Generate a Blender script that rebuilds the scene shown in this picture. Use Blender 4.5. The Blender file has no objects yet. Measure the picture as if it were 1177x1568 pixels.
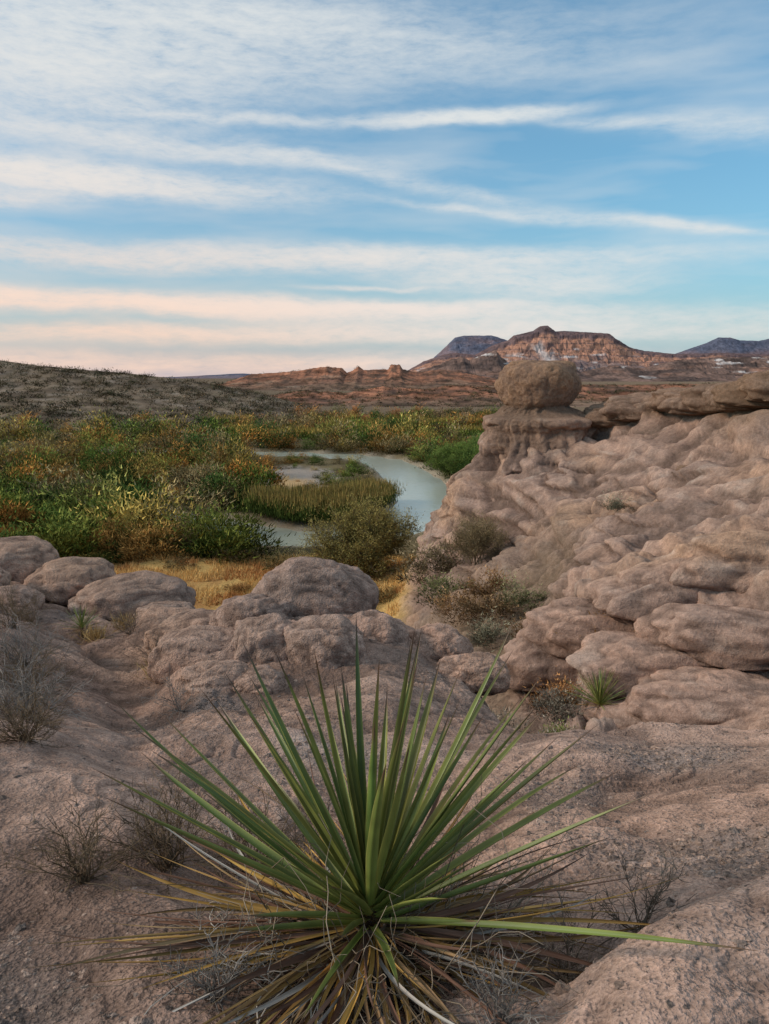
import bpy, bmesh, math, random, time
import numpy as np
rng = np.random.default_rng(7); random.seed(5)
scene = bpy.context.scene
F32 = np.float32
# ------------------------------------------------------------------ noise
_p = rng.permutation(256).astype(np.int32); PERM = np.concatenate([_p, _p])
_g = rng.normal(size=(256, 3)); GR = (_g/np.linalg.norm(_g, axis=1)[:, None]).astype(F32)
def perlin(x, y, z):
    x = np.asarray(x, F32); y = np.asarray(y, F32); z = np.asarray(z, F32)
    x, y, z = np.broadcast_arrays(x, y, z)
    xi = np.floor(x); yi = np.floor(y); zi = np.floor(z)
    fx = x-xi; fy = y-yi; fz = z-zi
    xi = xi.astype(np.int32) & 255; yi = yi.astype(np.int32) & 255; zi = zi.astype(np.int32) & 255
    u = fx*fx*(3-2*fx); v = fy*fy*(3-2*fy); w = fz*fz*(3-2*fz)
    def g(dx, dy, dz):
        h = PERM[(PERM[(PERM[(xi+dx) & 255]+yi+dy) & 255]+zi+dz) & 255]
        q = GR[h]
        return q[..., 0]*(fx-dx)+q[..., 1]*(fy-dy)+q[..., 2]*(fz-dz)
    def l(a, b, t): return a+(b-a)*t
    return l(l(l(g(0,0,0), g(1,0,0), u), l(g(0,1,0), g(1,1,0), u), v),
             l(l(g(0,0,1), g(1,0,1), u), l(g(0,1,1), g(1,1,1), u), v), w)*1.5
def fbm(x, y, z, o=4, gain=.5, billow=False):
    s = 0; a = 1; f = 1; t = 0
    for i in range(o):
        n = perlin(x*f+17.3*i, y*f+5.1*i, z*f+9.7*i)
        if billow: n = np.abs(n)*2-.6
        s = s+a*n; t += a; a *= gain; f *= 2.03
    return s/t
def mfbm(mask, x, y, z, *a, **k):
    out = np.zeros(np.shape(x), F32); m = mask > .001
    def g(q): return np.broadcast_to(q, np.shape(x))[m]
    if m.any(): out[m] = fbm(g(x), g(y), g(z), *a, **k)
    return out
def sstep(a, b, x):
    t = np.clip((x-a)/(b-a), 0, 1); return t*t*(3-2*t)
def mixc(c1, c2, t):
    t = np.asarray(t)[..., None]; return np.asarray(c1)*(1-t)+np.asarray(c2)*t
# ------------------------------------------------------------------ mesh helpers
def make_mesh(name, V, F, C=None, mat=None, smooth=True, parent=None):
    V = np.asarray(V, F32).reshape(-1, 3); F = np.asarray(F, np.int32)
    me = bpy.data.meshes.new(name)
    me.vertices.add(len(V)); me.vertices.foreach_set("co", V.ravel())
    k = F.shape[1]
    me.loops.add(F.size); me.loops.foreach_set("vertex_index", F.ravel())
    me.polygons.add(len(F)); me.polygons.foreach_set("loop_start", np.arange(0, F.size, k, dtype=np.int32))
    me.update(calc_edges=True)
    me.polygons.foreach_set("use_smooth", np.full(len(F), bool(smooth)))
    if C is not None:
        at = me.color_attributes.new("Col", 'FLOAT_COLOR', 'POINT')
        C4 = np.ones((len(V), 4), F32); C4[:, :3] = np.clip(np.asarray(C).reshape(-1, 3), 0, 1)
        at.data.foreach_set("color", C4.ravel())
    ob = bpy.data.objects.new(name, me); scene.collection.objects.link(ob)
    if mat: me.materials.append(mat)
    if parent: ob.parent = parent
    return ob
class Acc:
    def __init__(s): s.V=[]; s.F=[]; s.C=[]; s.n=0
    def add(s, V, F, C):
        V = np.asarray(V, F32).reshape(-1, 3); C = np.broadcast_to(np.asarray(C, F32), (len(V), 3))
        s.V.append(V); s.F.append(np.asarray(F, np.int64)+s.n); s.C.append(C); s.n += len(V)
    def arrays(s): return np.concatenate(s.V), np.concatenate(s.F), np.concatenate(s.C)
    def build(s, name, mat, smooth=False, parent=None):
        V, F, C = s.arrays(); return make_mesh(name, V, F, C, mat, smooth, parent)
def gridfaces(R, C, wrap=False):
    i = np.arange(R-1)[:, None]*C; j = np.arange(C if wrap else C-1)[None, :]
    j2 = (j+1) % C
    return np.stack([i+j, i+j2, i+C+j2, i+C+j], -1).reshape(-1, 4)
def unit(v): return v/(np.linalg.norm(v, axis=-1, keepdims=True)+1e-9)
def leaves(c, d, L, W, r=rng, tri=False):
    n = len(c); d = unit(d); s = unit(np.cross(d, r.normal(size=(n, 3))))
    L = np.broadcast_to(L, (n,))[:, None]; W = np.broadcast_to(W, (n,))[:, None]
    if tri:
        V = np.stack([c+s*W, c+d*L, c-s*W], 1); return V.reshape(-1, 3), np.arange(3*n).reshape(n, 3)
    V = np.stack([c, c+d*L*.45+s*W, c+d*L, c+d*L*.45-s*W], 1)
    return V.reshape(-1, 3), np.arange(4*n).reshape(n, 4)
FC = {}
def tube(acc, P, R, col, k=3):
    P = np.asarray(P, float); n = len(P)
    T = unit(np.gradient(P, axis=0)); up = np.array([.31, .22, .92])
    A = unit(np.cross(T, up)); B = np.cross(T, A)
    an = np.arange(k)*2*math.pi/k
    V = P[:, None]+(A[:, None]*np.cos(an)[None, :, None]+B[:, None]*np.sin(an)[None, :, None])*np.asarray(R)[:, None, None]
    if (n, k) not in FC: FC[(n, k)] = gridfaces(n, k, True)
    acc.add(V, FC[(n, k)], np.asarray(col, F32))
# ------------------------------------------------------------------ materials
def nodes_of(name):
    m = bpy.data.materials.new(name); m.use_nodes = True
    nt = m.node_tree; nt.nodes.clear(); return m, nt
def N(nt, t, **kw):
    n = nt.nodes.new(t)
    for k, v in kw.items():
        if hasattr(n, k): setattr(n, k, v)
    return n
def rock_material():
    m, nt = nodes_of("weathered_rock"); L = nt.links.new
    out = N(nt, 'ShaderNodeOutputMaterial'); b = N(nt, 'ShaderNodeBsdfDiffuse'); b.inputs['Roughness'].default_value = .6
    at = N(nt, 'ShaderNodeAttribute', attribute_name='Col')
    tc = N(nt, 'ShaderNodeTexCoord')
    def noise(sc, det, ro=.6):
        n = N(nt, 'ShaderNodeTexNoise'); n.inputs['Scale'].default_value = sc; n.inputs['Detail'].default_value = det
        n.inputs['Roughness'].default_value = ro; L(tc.outputs['Object'], n.inputs['Vector']); return n.outputs['Fac']
    def ramp(x, a, b_, lo, hi):
        r = N(nt, 'ShaderNodeMapRange'); r.inputs[1].default_value = a; r.inputs[2].default_value = b_
        r.inputs[3].default_value = lo; r.inputs[4].default_value = hi; L(x, r.inputs[0]); return r.outputs[0]
    def mth(op, x, y):
        r = N(nt, 'ShaderNodeMath', operation=op)
        for i, q in enumerate((x, y)):
            if isinstance(q, (int, float)): r.inputs[i].default_value = q
            else: L(q, r.inputs[i])
        return r.outputs[0]
    n2 = noise(7, 4, .72); n3 = noise(75, 2, .75)
    f = mth('MULTIPLY', ramp(n2, .3, .7, .70, 1.28), ramp(n3, .3, .7, .66, 1.32))
    vm = N(nt, 'ShaderNodeVectorMath', operation='SCALE'); L(at.outputs['Color'], vm.inputs[0]); L(f, vm.inputs['Scale'])
    L(vm.outputs[0], b.inputs['Color'])
    h = mth('ADD', mth('MULTIPLY', n2, .085), mth('MULTIPLY', n3, .012))
    bp = N(nt, 'ShaderNodeBump'); bp.inputs['Strength'].default_value = 1; bp.inputs['Distance'].default_value = 1.0
    L(h, bp.inputs['Height']); L(bp.outputs[0], b.inputs['Normal']); L(b.outputs[0], out.inputs[0]); return m
def far_material():
    m, nt = nodes_of("distant_rock"); L = nt.links.new
    out = N(nt, 'ShaderNodeOutputMaterial'); b = N(nt, 'ShaderNodeBsdfDiffuse')
    at = N(nt, 'ShaderNodeAttribute', attribute_name='Col'); tc = N(nt, 'ShaderNodeTexCoord')
    n = N(nt, 'ShaderNodeTexNoise'); n.inputs['Scale'].default_value = .05; n.inputs['Detail'].default_value = 6
    n.inputs['Roughness'].default_value = .75; L(tc.outputs['Object'], n.inputs['Vector'])
    r = N(nt, 'ShaderNodeMapRange'); r.inputs[1].default_value = .35; r.inputs[2].default_value = .65
    r.inputs[3].default_value = .55; r.inputs[4].default_value = 1.4; L(n.outputs['Fac'], r.inputs[0])
    vm = N(nt, 'ShaderNodeVectorMath', operation='SCALE'); L(at.outputs['Color'], vm.inputs[0]); L(r.outputs[0], vm.inputs['Scale'])
    L(vm.outputs[0], b.inputs[0]); L(b.outputs[0], out.inputs[0]); return m
def leaf_material(name, rough=None):
    m, nt = nodes_of(name); L = nt.links.new
    out = N(nt, 'ShaderNodeOutputMaterial')
    at = N(nt, 'ShaderNodeAttribute', attribute_name='Col')
    if rough is None:
        b = N(nt, 'ShaderNodeBsdfDiffuse'); L(at.outputs['Color'], b.inputs['Color'])
    else:
        b = N(nt, 'ShaderNodeBsdfPrincipled'); b.inputs['Roughness'].default_value = rough; b.inputs['Specular IOR Level'].default_value = .4
        L(at.outputs['Color'], b.inputs['Base Color'])
    L(b.outputs[0], out.inputs[0])
    return m
def water_material():
    m, nt = nodes_of("river_water"); L = nt.links.new
    out = N(nt, 'ShaderNodeOutputMaterial'); b = N(nt, 'ShaderNodeBsdfPrincipled')
    b.inputs['Base Color'].default_value = (.43, .44, .35, 1); b.inputs['Roughness'].default_value = .2
    tc = N(nt, 'ShaderNodeTexCoord'); n = N(nt, 'ShaderNodeTexNoise'); n.inputs['Scale'].default_value = 1.8; n.inputs['Detail'].default_value = 4
    L(tc.outputs['Object'], n.inputs['Vector'])
    bp = N(nt, 'ShaderNodeBump'); bp.inputs['Strength'].default_value = .3; bp.inputs['Distance'].default_value = .1
    L(n.outputs['Fac'], bp.inputs['Height']); L(bp.outputs[0], b.inputs['Normal']); L(b.outputs[0], out.inputs[0]); return m
ROCK = rock_material(); FAR = far_material(); LEAF = leaf_material("foliage")
YUC = leaf_material("yucca_leaf", .42); DRY = leaf_material("dry_plant"); WATER = water_material()
# ------------------------------------------------------------------ terrain (heights relative to the eye, river at -12)
V0 = -11.7
prof = {
-.60: [(.3,-1.4),(1.5,-1.35),(2,-1.45),(2.8,-1.6),(3.6,-1.75),(6,-2.1),(8.5,-2.4),(12,-2.5),(14,-3.8),(18,-8),(25,-11.5),(32,V0)],
-.50: [(.3,-1.4),(1.5,-1.36),(2,-1.44),(2.8,-1.60),(3.6,-1.8),(6,-2.15),(8.5,-2.55),(12,-2.75),(14,-4.1),(18,-8),(25,-11.5),(32,V0)],
-.41: [(.3,-1.4),(1.5,-1.34),(2,-1.40),(2.8,-1.60),(3.6,-1.86),(6,-2.4),(8.5,-2.8),(12,-3.0),(14,-4.4),(18,-8.3),(25,-11.5),(32,V0)],
-.33: [(.3,-1.4),(1.5,-1.34),(2,-1.42),(2.8,-1.66),(3.6,-1.95),(6,-2.55),(8.5,-2.95),(11,-3.1),(13,-4.7),(18,-8.8),(25,-11.5),(32,V0)],
-.245:[(.3,-1.4),(1.5,-1.36),(2,-1.48),(2.8,-1.78),(3.6,-2.02),(4.6,-2.15),(7,-2.4),(9.5,-2.9),(11.5,-4.6),(17,-9),(24,-11.5),(30,V0)],
-.16: [(.3,-1.4),(1.5,-1.38),(2,-1.50),(3.2,-1.95),(4.2,-2.12),(5.5,-2.28),(7,-2.32),(8.3,-2.5),(10,-3.9),(16,-9),(23,-11.4),(30,V0)],
-.075:[(.3,-1.4),(1.5,-1.38),(2,-1.47),(3.2,-1.98),(4.2,-2.15),(5.5,-2.25),(7,-2.32),(8.3,-2.45),(10,-3.9),(15,-8.5),(23,-11.2),(30,V0)],
.0:   [(.3,-1.4),(1.5,-1.38),(2,-1.46),(3.2,-1.98),(4.2,-2.15),(6,-2.2),(8,-2.5),(10,-4.4),(14,-7.4),(20,-9.6),(26,-10.7),(34,-11.5),(40,V0)],
.035: [(.3,-1.4),(1.5,-1.38),(2,-1.46),(3.2,-2.0),(4.2,-2.18),(6,-2.3),(7.7,-2.55),(10,-4.6),(14,-7.2),(20,-8.8),(28,-9.8),(36,-10.4),(44,-11.2),(50,V0)],
.062: [(.3,-1.4),(1.5,-1.38),(2,-1.46),(3.2,-1.96),(4.2,-2.2),(6,-2.4),(7.4,-2.6),(10,-4.7),(14,-7.0),(20,-8.0),(28,-9.0),(35,-9.3),(40,-8.7),(42,-7.2),(43.5,-6.0),(45,-7.5),(48,-11.5),(52,V0)],
.095: [(.3,-1.4),(1.5,-1.36),(2,-1.46),(3.2,-1.9),(4.2,-2.2),(6,-2.45),(7,-2.55),(9,-4.1),(12,-6),(16,-7),(22,-7.7),(30,-8.4),(36,-8.4),(38.5,-7.2),(41,-5.5),(42.5,-4.7),(45,-6.5),(48,-11),(53,V0)],
.18:  [(.3,-1.4),(1.5,-1.38),(2,-1.5),(3.2,-1.82),(4.2,-2.12),(5.6,-2.5),(8,-4.6),(12,-6.4),(17,-6.9),(22,-6.9),(28,-7.2),(32,-6.9),(35,-6.0),(38,-4.2),(40,-2.9),(42,-2.5),(46,-3.5),(50,-8),(56,V0)],
.265: [(.3,-1.4),(1.4,-1.34),(1.6,-1.40),(1.85,-1.52),(3,-1.74),(4,-1.97),(4.8,-2.18),(6,-3.1),(7.5,-4.4),(10,-5.7),(13,-6.0),(15.8,-5.95),(16.6,-5.4),(18,-5.0),(21,-5.1),(27,-5.1),(33,-4.6),(37.5,-3.6),(41,-2.6),(44,-2.2),(48,-3),(54,-8),(60,V0)],
.35:  [(.3,-1.4),(1.3,-1.26),(1.6,-1.33),(1.85,-1.50),(3,-1.74),(4,-2.0),(5,-2.22),(6,-2.9),(7.5,-4.2),(10,-5.8),(12.5,-6.4),(14.6,-6.3),(15.3,-5.1),(17,-4.65),(20,-4.6),(26,-4.3),(31,-3.6),(35,-2.7),(37,-1.7),(38.5,-.9),(42,-.9),(50,-2),(60,-8),(70,V0)],
.435: [(.3,-1.4),(1.3,-1.24),(1.65,-1.30),(1.95,-1.48),(3,-1.7),(4,-1.97),(4.7,-2.13),(6,-3.0),(7.5,-4.1),(10,-5.4),(12.5,-5.9),(14.2,-5.7),(15.0,-4.5),(17,-4.1),(20,-3.95),(25,-3.5),(29,-2.6),(32,-1.7),(33.5,-.8),(36,-.6),(45,-1),(60,-6),(75,V0)],
.50:  [(.3,-1.4),(1.3,-1.24),(1.7,-1.30),(2.0,-1.46),(3,-1.67),(4,-1.94),(4.4,-2.06),(6,-2.9),(7.5,-3.8),(10,-4.8),(12.5,-5.3),(14.0,-5.1),(14.8,-3.9),(17,-3.5),(20,-3.25),(25,-2.6),(28,-1.7),(29.5,-.5),(32,.05),(45,0),(60,-5),(75,V0)],
.60:  [(.3,-1.4),(1.3,-1.24),(1.7,-1.28),(2.0,-1.42),(3,-1.6),(4.4,-1.95),(6,-2.7),(7.5,-3.5),(10,-4.4),(12.5,-4.9),(13.8,-4.7),(14.6,-3.4),(20,-2.6),(25,-1.9),(28,-.9),(30,.6),(45,.8),(60,-4),(75,V0)]}
ak = np.array(sorted(prof)); lu = np.linspace(math.log(.3), math.log(130), 520)
T = np.array([np.interp(lu, np.log([p[0] for p in prof[a]]), [p[1] for p in prof[a]]) for a in ak])
ag = np.linspace(-.6, .6, 241); T2 = np.array([np.interp(ag, ak, T[:, i]) for i in range(T.shape[1])]).T
def gsm(A, s, ax):
    k = np.exp(-.5*(np.arange(-int(3*s), int(3*s)+1)/s)**2); k /= k.sum(); n = len(k)//2
    pad = [(0, 0), (0, 0)]; pad[ax] = (n, n); B = np.pad(A, pad, mode='edge')
    return np.apply_along_axis(lambda v: np.convolve(v, k, 'valid'), ax, B)
T2 = gsm(gsm(T2, 1.6, 1), 3.0, 0)
def base_height(D, a):
    x = np.clip((np.clip(a, -.6, .6)+.6)/1.2*240, 0, 239.999); y = np.clip((np.log(np.maximum(D, .3))-lu[0])/(lu[-1]-lu[0])*519, 0, 518.999)
    i = x.astype(int); j = y.astype(int); fx = x-i; fy = y-j
    return (T2[i, j]*(1-fx)+T2[i+1, j]*fx)*(1-fy)+(T2[i, j+1]*(1-fx)+T2[i+1, j+1]*fx)*fy
river_pts = np.array([(-70,84),(-40,78),(-24,71),(-14,63),(-7.6,58.0),(-2.2,58.8),(2.8,66),(4.2,74),(4.2,82),(3.3,93),(1.8,104),(-.4,113),(-5,119.5),(-14,123),(-30,126),(-70,130)], float)
def river_dist(X, Y):
    d = np.full(np.shape(X), 1e3)
    m = (Y > 40) & (Y < 145) & (X > -85) & (X < 20)
    if np.ndim(X) == 0: m = np.array(True)
    Xm, Ym = np.atleast_1d(X)[np.atleast_1d(m)], np.atleast_1d(Y)[np.atleast_1d(m)]; dm = np.full(len(Xm), 1e3)
    for (x0, y0), (x1, y1) in zip(river_pts[:-1], river_pts[1:]):
        ux, uy = x1-x0, y1-y0; t = np.clip(((Xm-x0)*ux+(Ym-y0)*uy)/(ux*ux+uy*uy), 0, 1)
        dm = np.minimum(dm, np.hypot(Xm-x0-t*ux, Ym-y0-t*uy))
    if np.ndim(X) == 0: return float(dm[0])
    d[m] = dm; return d
RW = 2.7
rad = np.concatenate([np.geomspace(.3, 1.2, 24), np.geomspace(1.2, 60, 900)[1:], np.geomspace(60, 9000, 150)[1:]])
th = np.radians(np.concatenate([np.linspace(-180, -34, 50), np.linspace(-33, 33, 800), np.linspace(34, 178, 50)]))
RR, TH = np.meshgrid(rad, th, indexing='ij')
X = RR*np.sin(TH); Y = RR*np.cos(TH)
thc = np.clip(TH, -.56, .56); D = RR*np.cos(thc); A = np.tan(thc)
Z = base_height(D, A)
Z = np.where(D > 80, V0, Z)
rock = sstep(-11.3, -10.2, Z)*(D < 90)
Z = Z+(1-rock)*(.15*fbm(X*.12, Y*.12, 3.3, 2))
rd = river_dist(X, Y)+.5*fbm(X/3., Y/3., 2.2, 2); Z = np.where(rd < RW+2, np.minimum(Z, -12.9+sstep(RW-1.0, RW+1.2, rd)*(Z+12.9)), Z)
P = np.stack([X, Y, Z], -1)
def normals(P):
    n = np.cross(np.gradient(P, axis=1), np.gradient(P, axis=0)); n = unit(n); n[n[..., 2] < 0] *= -1; return n
nrm = normals(P)
f = sstep(4, 14, D); x, y, z = X, Y, Z
bl = sstep(25, 31, D)*sstep(.03, .07, A)*rock
slope = np.clip(bl+sstep(17, 21, D)*sstep(.15, .2, A)*rock, 0, 1)
wx = .5*mfbm(rock, x/2, y/2, z, 2); b1 = mfbm(rock, x/3.0+wx, y/3.0, z/1.9, 2, .4, True); b2 = mfbm(rock, x/1.3+7+wx, y/1.3+wx, z/.6, 2, .45, True)
d = b1*(.13+.5*f)+b2*(.08+.15*f-.11*slope)
m3 = rock*sstep(36, 20, D); b3 = mfbm(m3, x/.4+wx, y/.34+4, z/.15, 2, .5, True); d += b3*(.022+.02*f)*m3
m4 = sstep(12, 7, D); b4 = mfbm(m4, x/.09, y/.09+4, z/.05, 2, .55, True); patch = sstep(-.05, .3, mfbm(m4, x/.9, y/.9, 0*x+8.8, 2))
tq = mfbm(m4, x/1.3+3, y/.8, z*.8, 3, .5)*9; fq = tq-np.floor(tq); flake = np.floor(tq)+sstep(0, .22, fq)-tq
flm = sstep(-.05, .25, mfbm(m4, x/1.7+50, y/1.7, 0*x+1.1, 2)); d += flake*.024*flm*m4
d += b4*(.003+.012*patch)*m4
rill = mfbm(slope, (x+.45*y)/1.9+wx, (y-.45*x)/6.5, z/8, 4, .5, True); d += rill*.6*slope
nh = nrm.copy(); nh[..., 2] = 0; steep = np.clip(np.linalg.norm(nh, axis=-1), 0, 1); nh = unit(nh)
led = sstep(11.5, 13.5, D)*sstep(28, 18, D)*sstep(.15, .2, A)
sm = rock*np.clip(led+bl+slope, 0, 1); strat = mfbm(sm, x*.12, y*.12, z*1.1, 3, .5)
d = d+led*mfbm(led, x*.3, y*.3, z*2.4, 3, .5, True)*.32
P = P+nrm*(d*rock)[..., None]
P = P+nh*(strat*steep**.5*(1.9*led+1.0*bl)*rock)[..., None]
# bedding : each bed stands proud at its top and is undercut at its base
bedm = mfbm(sm, x*.13+30, y*.13, 0*x+3, 2)
tb = P[..., 2]*1.25+2.6*mfbm(sm, x*.16, y*.16, z*.2, 3)+.10*x; fb_ = tb-np.floor(tb); bed = sstep(0, .16, fb_)*(1-.55*fb_)-.5
bk = slope*sstep(-.12, .25, bedm)
P = P+nh*(bed*bk*.55)[..., None]
P[..., 2] += bed*bk*.16
under_shade = bk*sstep(.2, .06, np.minimum(fb_, 1-fb_))  # mask for shadow painted into the colour below each bed
def rock_color(x, y, z, crease_shade):
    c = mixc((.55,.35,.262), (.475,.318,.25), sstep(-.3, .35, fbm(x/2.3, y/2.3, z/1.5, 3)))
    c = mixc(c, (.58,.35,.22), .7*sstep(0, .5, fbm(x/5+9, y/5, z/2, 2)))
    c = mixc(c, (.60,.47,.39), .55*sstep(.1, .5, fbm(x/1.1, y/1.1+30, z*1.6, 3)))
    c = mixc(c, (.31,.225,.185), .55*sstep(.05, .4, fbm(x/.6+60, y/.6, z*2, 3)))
    return mixc(c, (.17,.11,.085), .85*crease_shade)  # hollows darkened: crease shade painted into the rock colour
crease_shade = sstep(-.1, -.5, b1)*.55+sstep(-.05, -.45, b2)*.5+.4*sstep(-.1, -.45, b3)*sstep(28, 12, D)+.4*sstep(-.05, -.3, b4)*m4*patch+.5*flm*m4*sstep(.12, .02, fq)+.7*sstep(-.1, -.5, rill)*slope+.7*under_shade
m = rock > .001; C = np.zeros(P.shape)
C[m] = rock_color(P[m][:, 0], P[m][:, 1], P[m][:, 2], np.clip(crease_shade, 0, 1)[m])
grav = sstep(.16, .38, fbm(x/1.5+40, y/1.5, 2.2, 3)+.2*sstep(.9, .99, nrm[..., 2])-.14)*sstep(14, 9, D)*rock
C = mixc(C, (.25,.205,.185), .65*grav)
rimz = -1.55-.55*np.clip((.38-A)*7, 0, 1.2); rim = bl*sstep(.2, .3, A)*sstep(rimz-.35, rimz+.1, P[..., 2]); C = mixc(C, (.24,.145,.09), .8*rim)
C = mixc(C, (.30,.2,.145), .5*bl*sstep(.15, .5, strat))
C = mixc(C, (.33,.235,.19), .5*led*sstep(.1, -.3, strat))
gul = sstep(7, 10, D)*sstep(36, 26, D)*(1-led)*sstep(-.02, .05, A)*sstep(.27, .2, A); C = mixc(C, (.24,.165,.105), .7*gul)
soil = mixc((.10,.08,.045), (.22,.165,.09), sstep(-.3, .3, fbm(X/6, Y/6, 1, 3)))
ochre = sstep(32, 36, D)*sstep(52, 49, D)*sstep(.09, .04, A); soil = mixc(soil, mixc((.68,.42,.15), (.48,.24,.09), sstep(0, .3, fbm(X/3, Y/5, 4, 3))), ochre)
barf = ((X+11)/5.5)**2+((Y-91)/13)**2+.6*fbm(X/3, Y/5, 9.1, 3)
bar = sstep(1.15, .85, barf); soil = mixc(soil, mixc((.42,.34,.28), (.62,.40,.2), sstep(-.05, .15, fbm(X/3, Y/4, 4, 3)+.03*(90-Y))), bar)
shore = sstep(RW+2.2, RW+.6, rd)*(D < 135); soil = mixc(soil, (.40,.32,.23), shore)
soil = mixc(soil, (.22,.155,.105), sstep(190, 260, D))
C = mixc(soil, C, rock)
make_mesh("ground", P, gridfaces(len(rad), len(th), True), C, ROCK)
def gidx(xx, yy):
    r = math.hypot(xx, yy); t = math.atan2(xx, yy)
    return min(np.searchsorted(rad, r), len(rad)-1), min(np.searchsorted(th, t), len(th)-1)
def ground_z(xx, yy):
    i, j = gidx(xx, yy); return float(P[i, j, 2])
rp = []
for k in range(len(river_pts)-1):
    for s in np.linspace(0, 1, 12, endpoint=False): rp.append(river_pts[k]*(1-s)+river_pts[k+1]*s)
rp = np.array(rp); k = np.ones(9)/9; rs = np.stack([np.convolve(np.pad(rp[:, i], 4, mode='edge'), k, 'valid') for i in (0, 1)], 1)
tg = unit(np.gradient(rs, axis=0)); nn = np.stack([-tg[:, 1], tg[:, 0]], 1)
W5 = np.linspace(-1, 1, 7)*(RW+1.6)
RV = np.concatenate([rs[:, None]+nn[:, None]*W5[None, :, None], np.full((len(rs), 7, 1), -12.02)], -1)
make_mesh("river", RV, gridfaces(len(rs), 7), None, WATER)
# ------------------------------------------------------------------ boulders
def ico(sub):
    bm = bmesh.new(); bmesh.ops.create_icosphere(bm, subdivisions=sub, radius=1)
    V = np.array([v.co[:] for v in bm.verts]); F = np.array([[v.index for v in f.verts] for f in bm.faces]); bm.free(); return V, F
ICO5 = ico(5); ICO6 = ico(6); ICO1 = ico(2)
def boulder(name, loc, size, seed, rot=0, dark=0, lump=.25, strata=0.0, darkcol=(.22,.135,.085), rough=.06):
    V, Fc = ICO6 if loc[1] < 9 else ICO5; V = V.copy(); o = seed*13.7
    sq = unit(np.sign(V)*np.abs(V)**.8)*(.9+.18*np.abs(V).max(1)[:, None]**-1*.6)
    bn = fbm(V[:, 0]*2.0, V[:, 1]*2.0+o, V[:, 2]*2.0, 3, .4, True)
    n = fbm(V[:, 0]*1.1+o, V[:, 1]*1.1, V[:, 2]*1.1, 2)*lump*1.1+bn*lump*.5
    V = sq*(1+n)[:, None]; V[:, 2] = np.where(V[:, 2] < -.5, -.5+(V[:, 2]+.5)*.4, V[:, 2])
    V = V*np.array(size); c, s = math.cos(rot), math.sin(rot)
    V = np.stack([V[:, 0]*c-V[:, 1]*s, V[:, 0]*s+V[:, 1]*c, V[:, 2]], 1)
    W = V+np.array(loc); m = max(size)
    V[:, :2] *= (1+strata*fbm(W[:, 0]*.2, W[:, 1]*.2, W[:, 2]*2.0, 3))[:, None]
    fb = fbm(W[:, 0]/.3, W[:, 1]/.3, W[:, 2]/.2, 3, .55, True); V = V*(1+rough*fb/max(m, .3))[:, None]
    W = V+np.array(loc)
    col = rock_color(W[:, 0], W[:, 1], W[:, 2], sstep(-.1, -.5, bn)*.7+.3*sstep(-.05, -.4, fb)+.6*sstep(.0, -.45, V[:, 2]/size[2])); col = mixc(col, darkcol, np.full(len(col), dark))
    return make_mesh(name, W, Fc, col, ROCK, True)
Bl = [
 (-.70,7.8,-2.22,.62,.5,.40,0), (-1.25,7.4,-2.36,.38,.4,.31,0), (-1.04,6.75,-2.40,.38,.34,.31,0), (-.54,6.6,-2.42,.40,.34,.37,0), (-.14,7.2,-2.50,.36,.4,.3,0), (-1.62,6.8,-2.50,.44,.5,.28,0),(-1.38,6.1,-2.48,.32,.34,.22,0),(-1.0,6.0,-2.48,.26,.28,.2,0),
 (.50,7.3,-2.62,.3,.34,.26,0), (.80,6.8,-2.65,.3,.34,.2,0), (-2.0,8.2,-2.78,.5,.5,.26,0),
 (-3.5,10.8,-3.12,.85,.6,.34,0), (-4.6,11.4,-3.0,.7,.6,.34,0), (-5.7,11.9,-2.85,.75,.7,.40,0), (-4.9,10,-2.95,.45,.4,.25,0), (-2.9,10.2,-3.2,.4,.4,.26,0), (-5.5,10.5,-2.75,.4,.4,.2,0),
 (.80,1.42,-1.55,.46,.34,.24,0)]
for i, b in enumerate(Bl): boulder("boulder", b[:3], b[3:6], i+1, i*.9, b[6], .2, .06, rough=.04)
for i, b in enumerate([(12.3,30.5,-3.75,1.15,1,.5,.75), (8.2,28.2,-5.4,.6,.5,.45,.8), (9.4,30.5,-4.9,.8,.6,.4,.1), (13.5,25,-3.8,.7,.6,.35,0), (11.8,21,-4.4,.7,.5,.3,0), (9.5,24,-5.1,.7,.6,.35,0.2)]):
    boulder("boulder", b[:3], b[3:6], i+30, i*.7, b[6])
r = np.random.default_rng(77)
for i in range(12):
    t = i/11.; aa = .262+.29*t; DD = np.interp(aa, [.26,.35,.435,.5,.56], [41.5,38.2,33.4,30,29.5]); zz = np.interp(aa, [.26,.3,.35,.435,.5,.56], [-2.45,-1.75,-1.3,-1.0,-.4,.0])
    boulder("cap_rock", (aa*DD, DD+r.uniform(-.4, .4), zz+r.uniform(-.12, .12)), (r.uniform(1.4, 1.9), 1.4, r.uniform(.6, .8)), i+50, -.5+r.uniform(-.3, .3), r.uniform(.5, .85), .3, .25, rough=.07)
for i, (aa, DD, off, sx_, sz_) in enumerate([(.235,17.2,-.3,1.5,.8),(.315,16.6,-.25,2.1,.85),(.41,16.2,-.3,2.3,.85),(.51,15.8,-.25,2.1,.85),(.38,15.0,-.2,2.1,.65),(.47,14.6,-.25,1.9,.65),(.36,13.9,-.2,1.3,.5),(.44,13.5,-.2,1.6,.5)]):
    xx = aa*DD; boulder("rock_ledge", (xx, DD, ground_z(xx, DD)+off), (sx_, 1.0, sz_), i+80, -.1+r.uniform(-.2, .2), 0, .28, .3, rough=.06)
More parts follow.
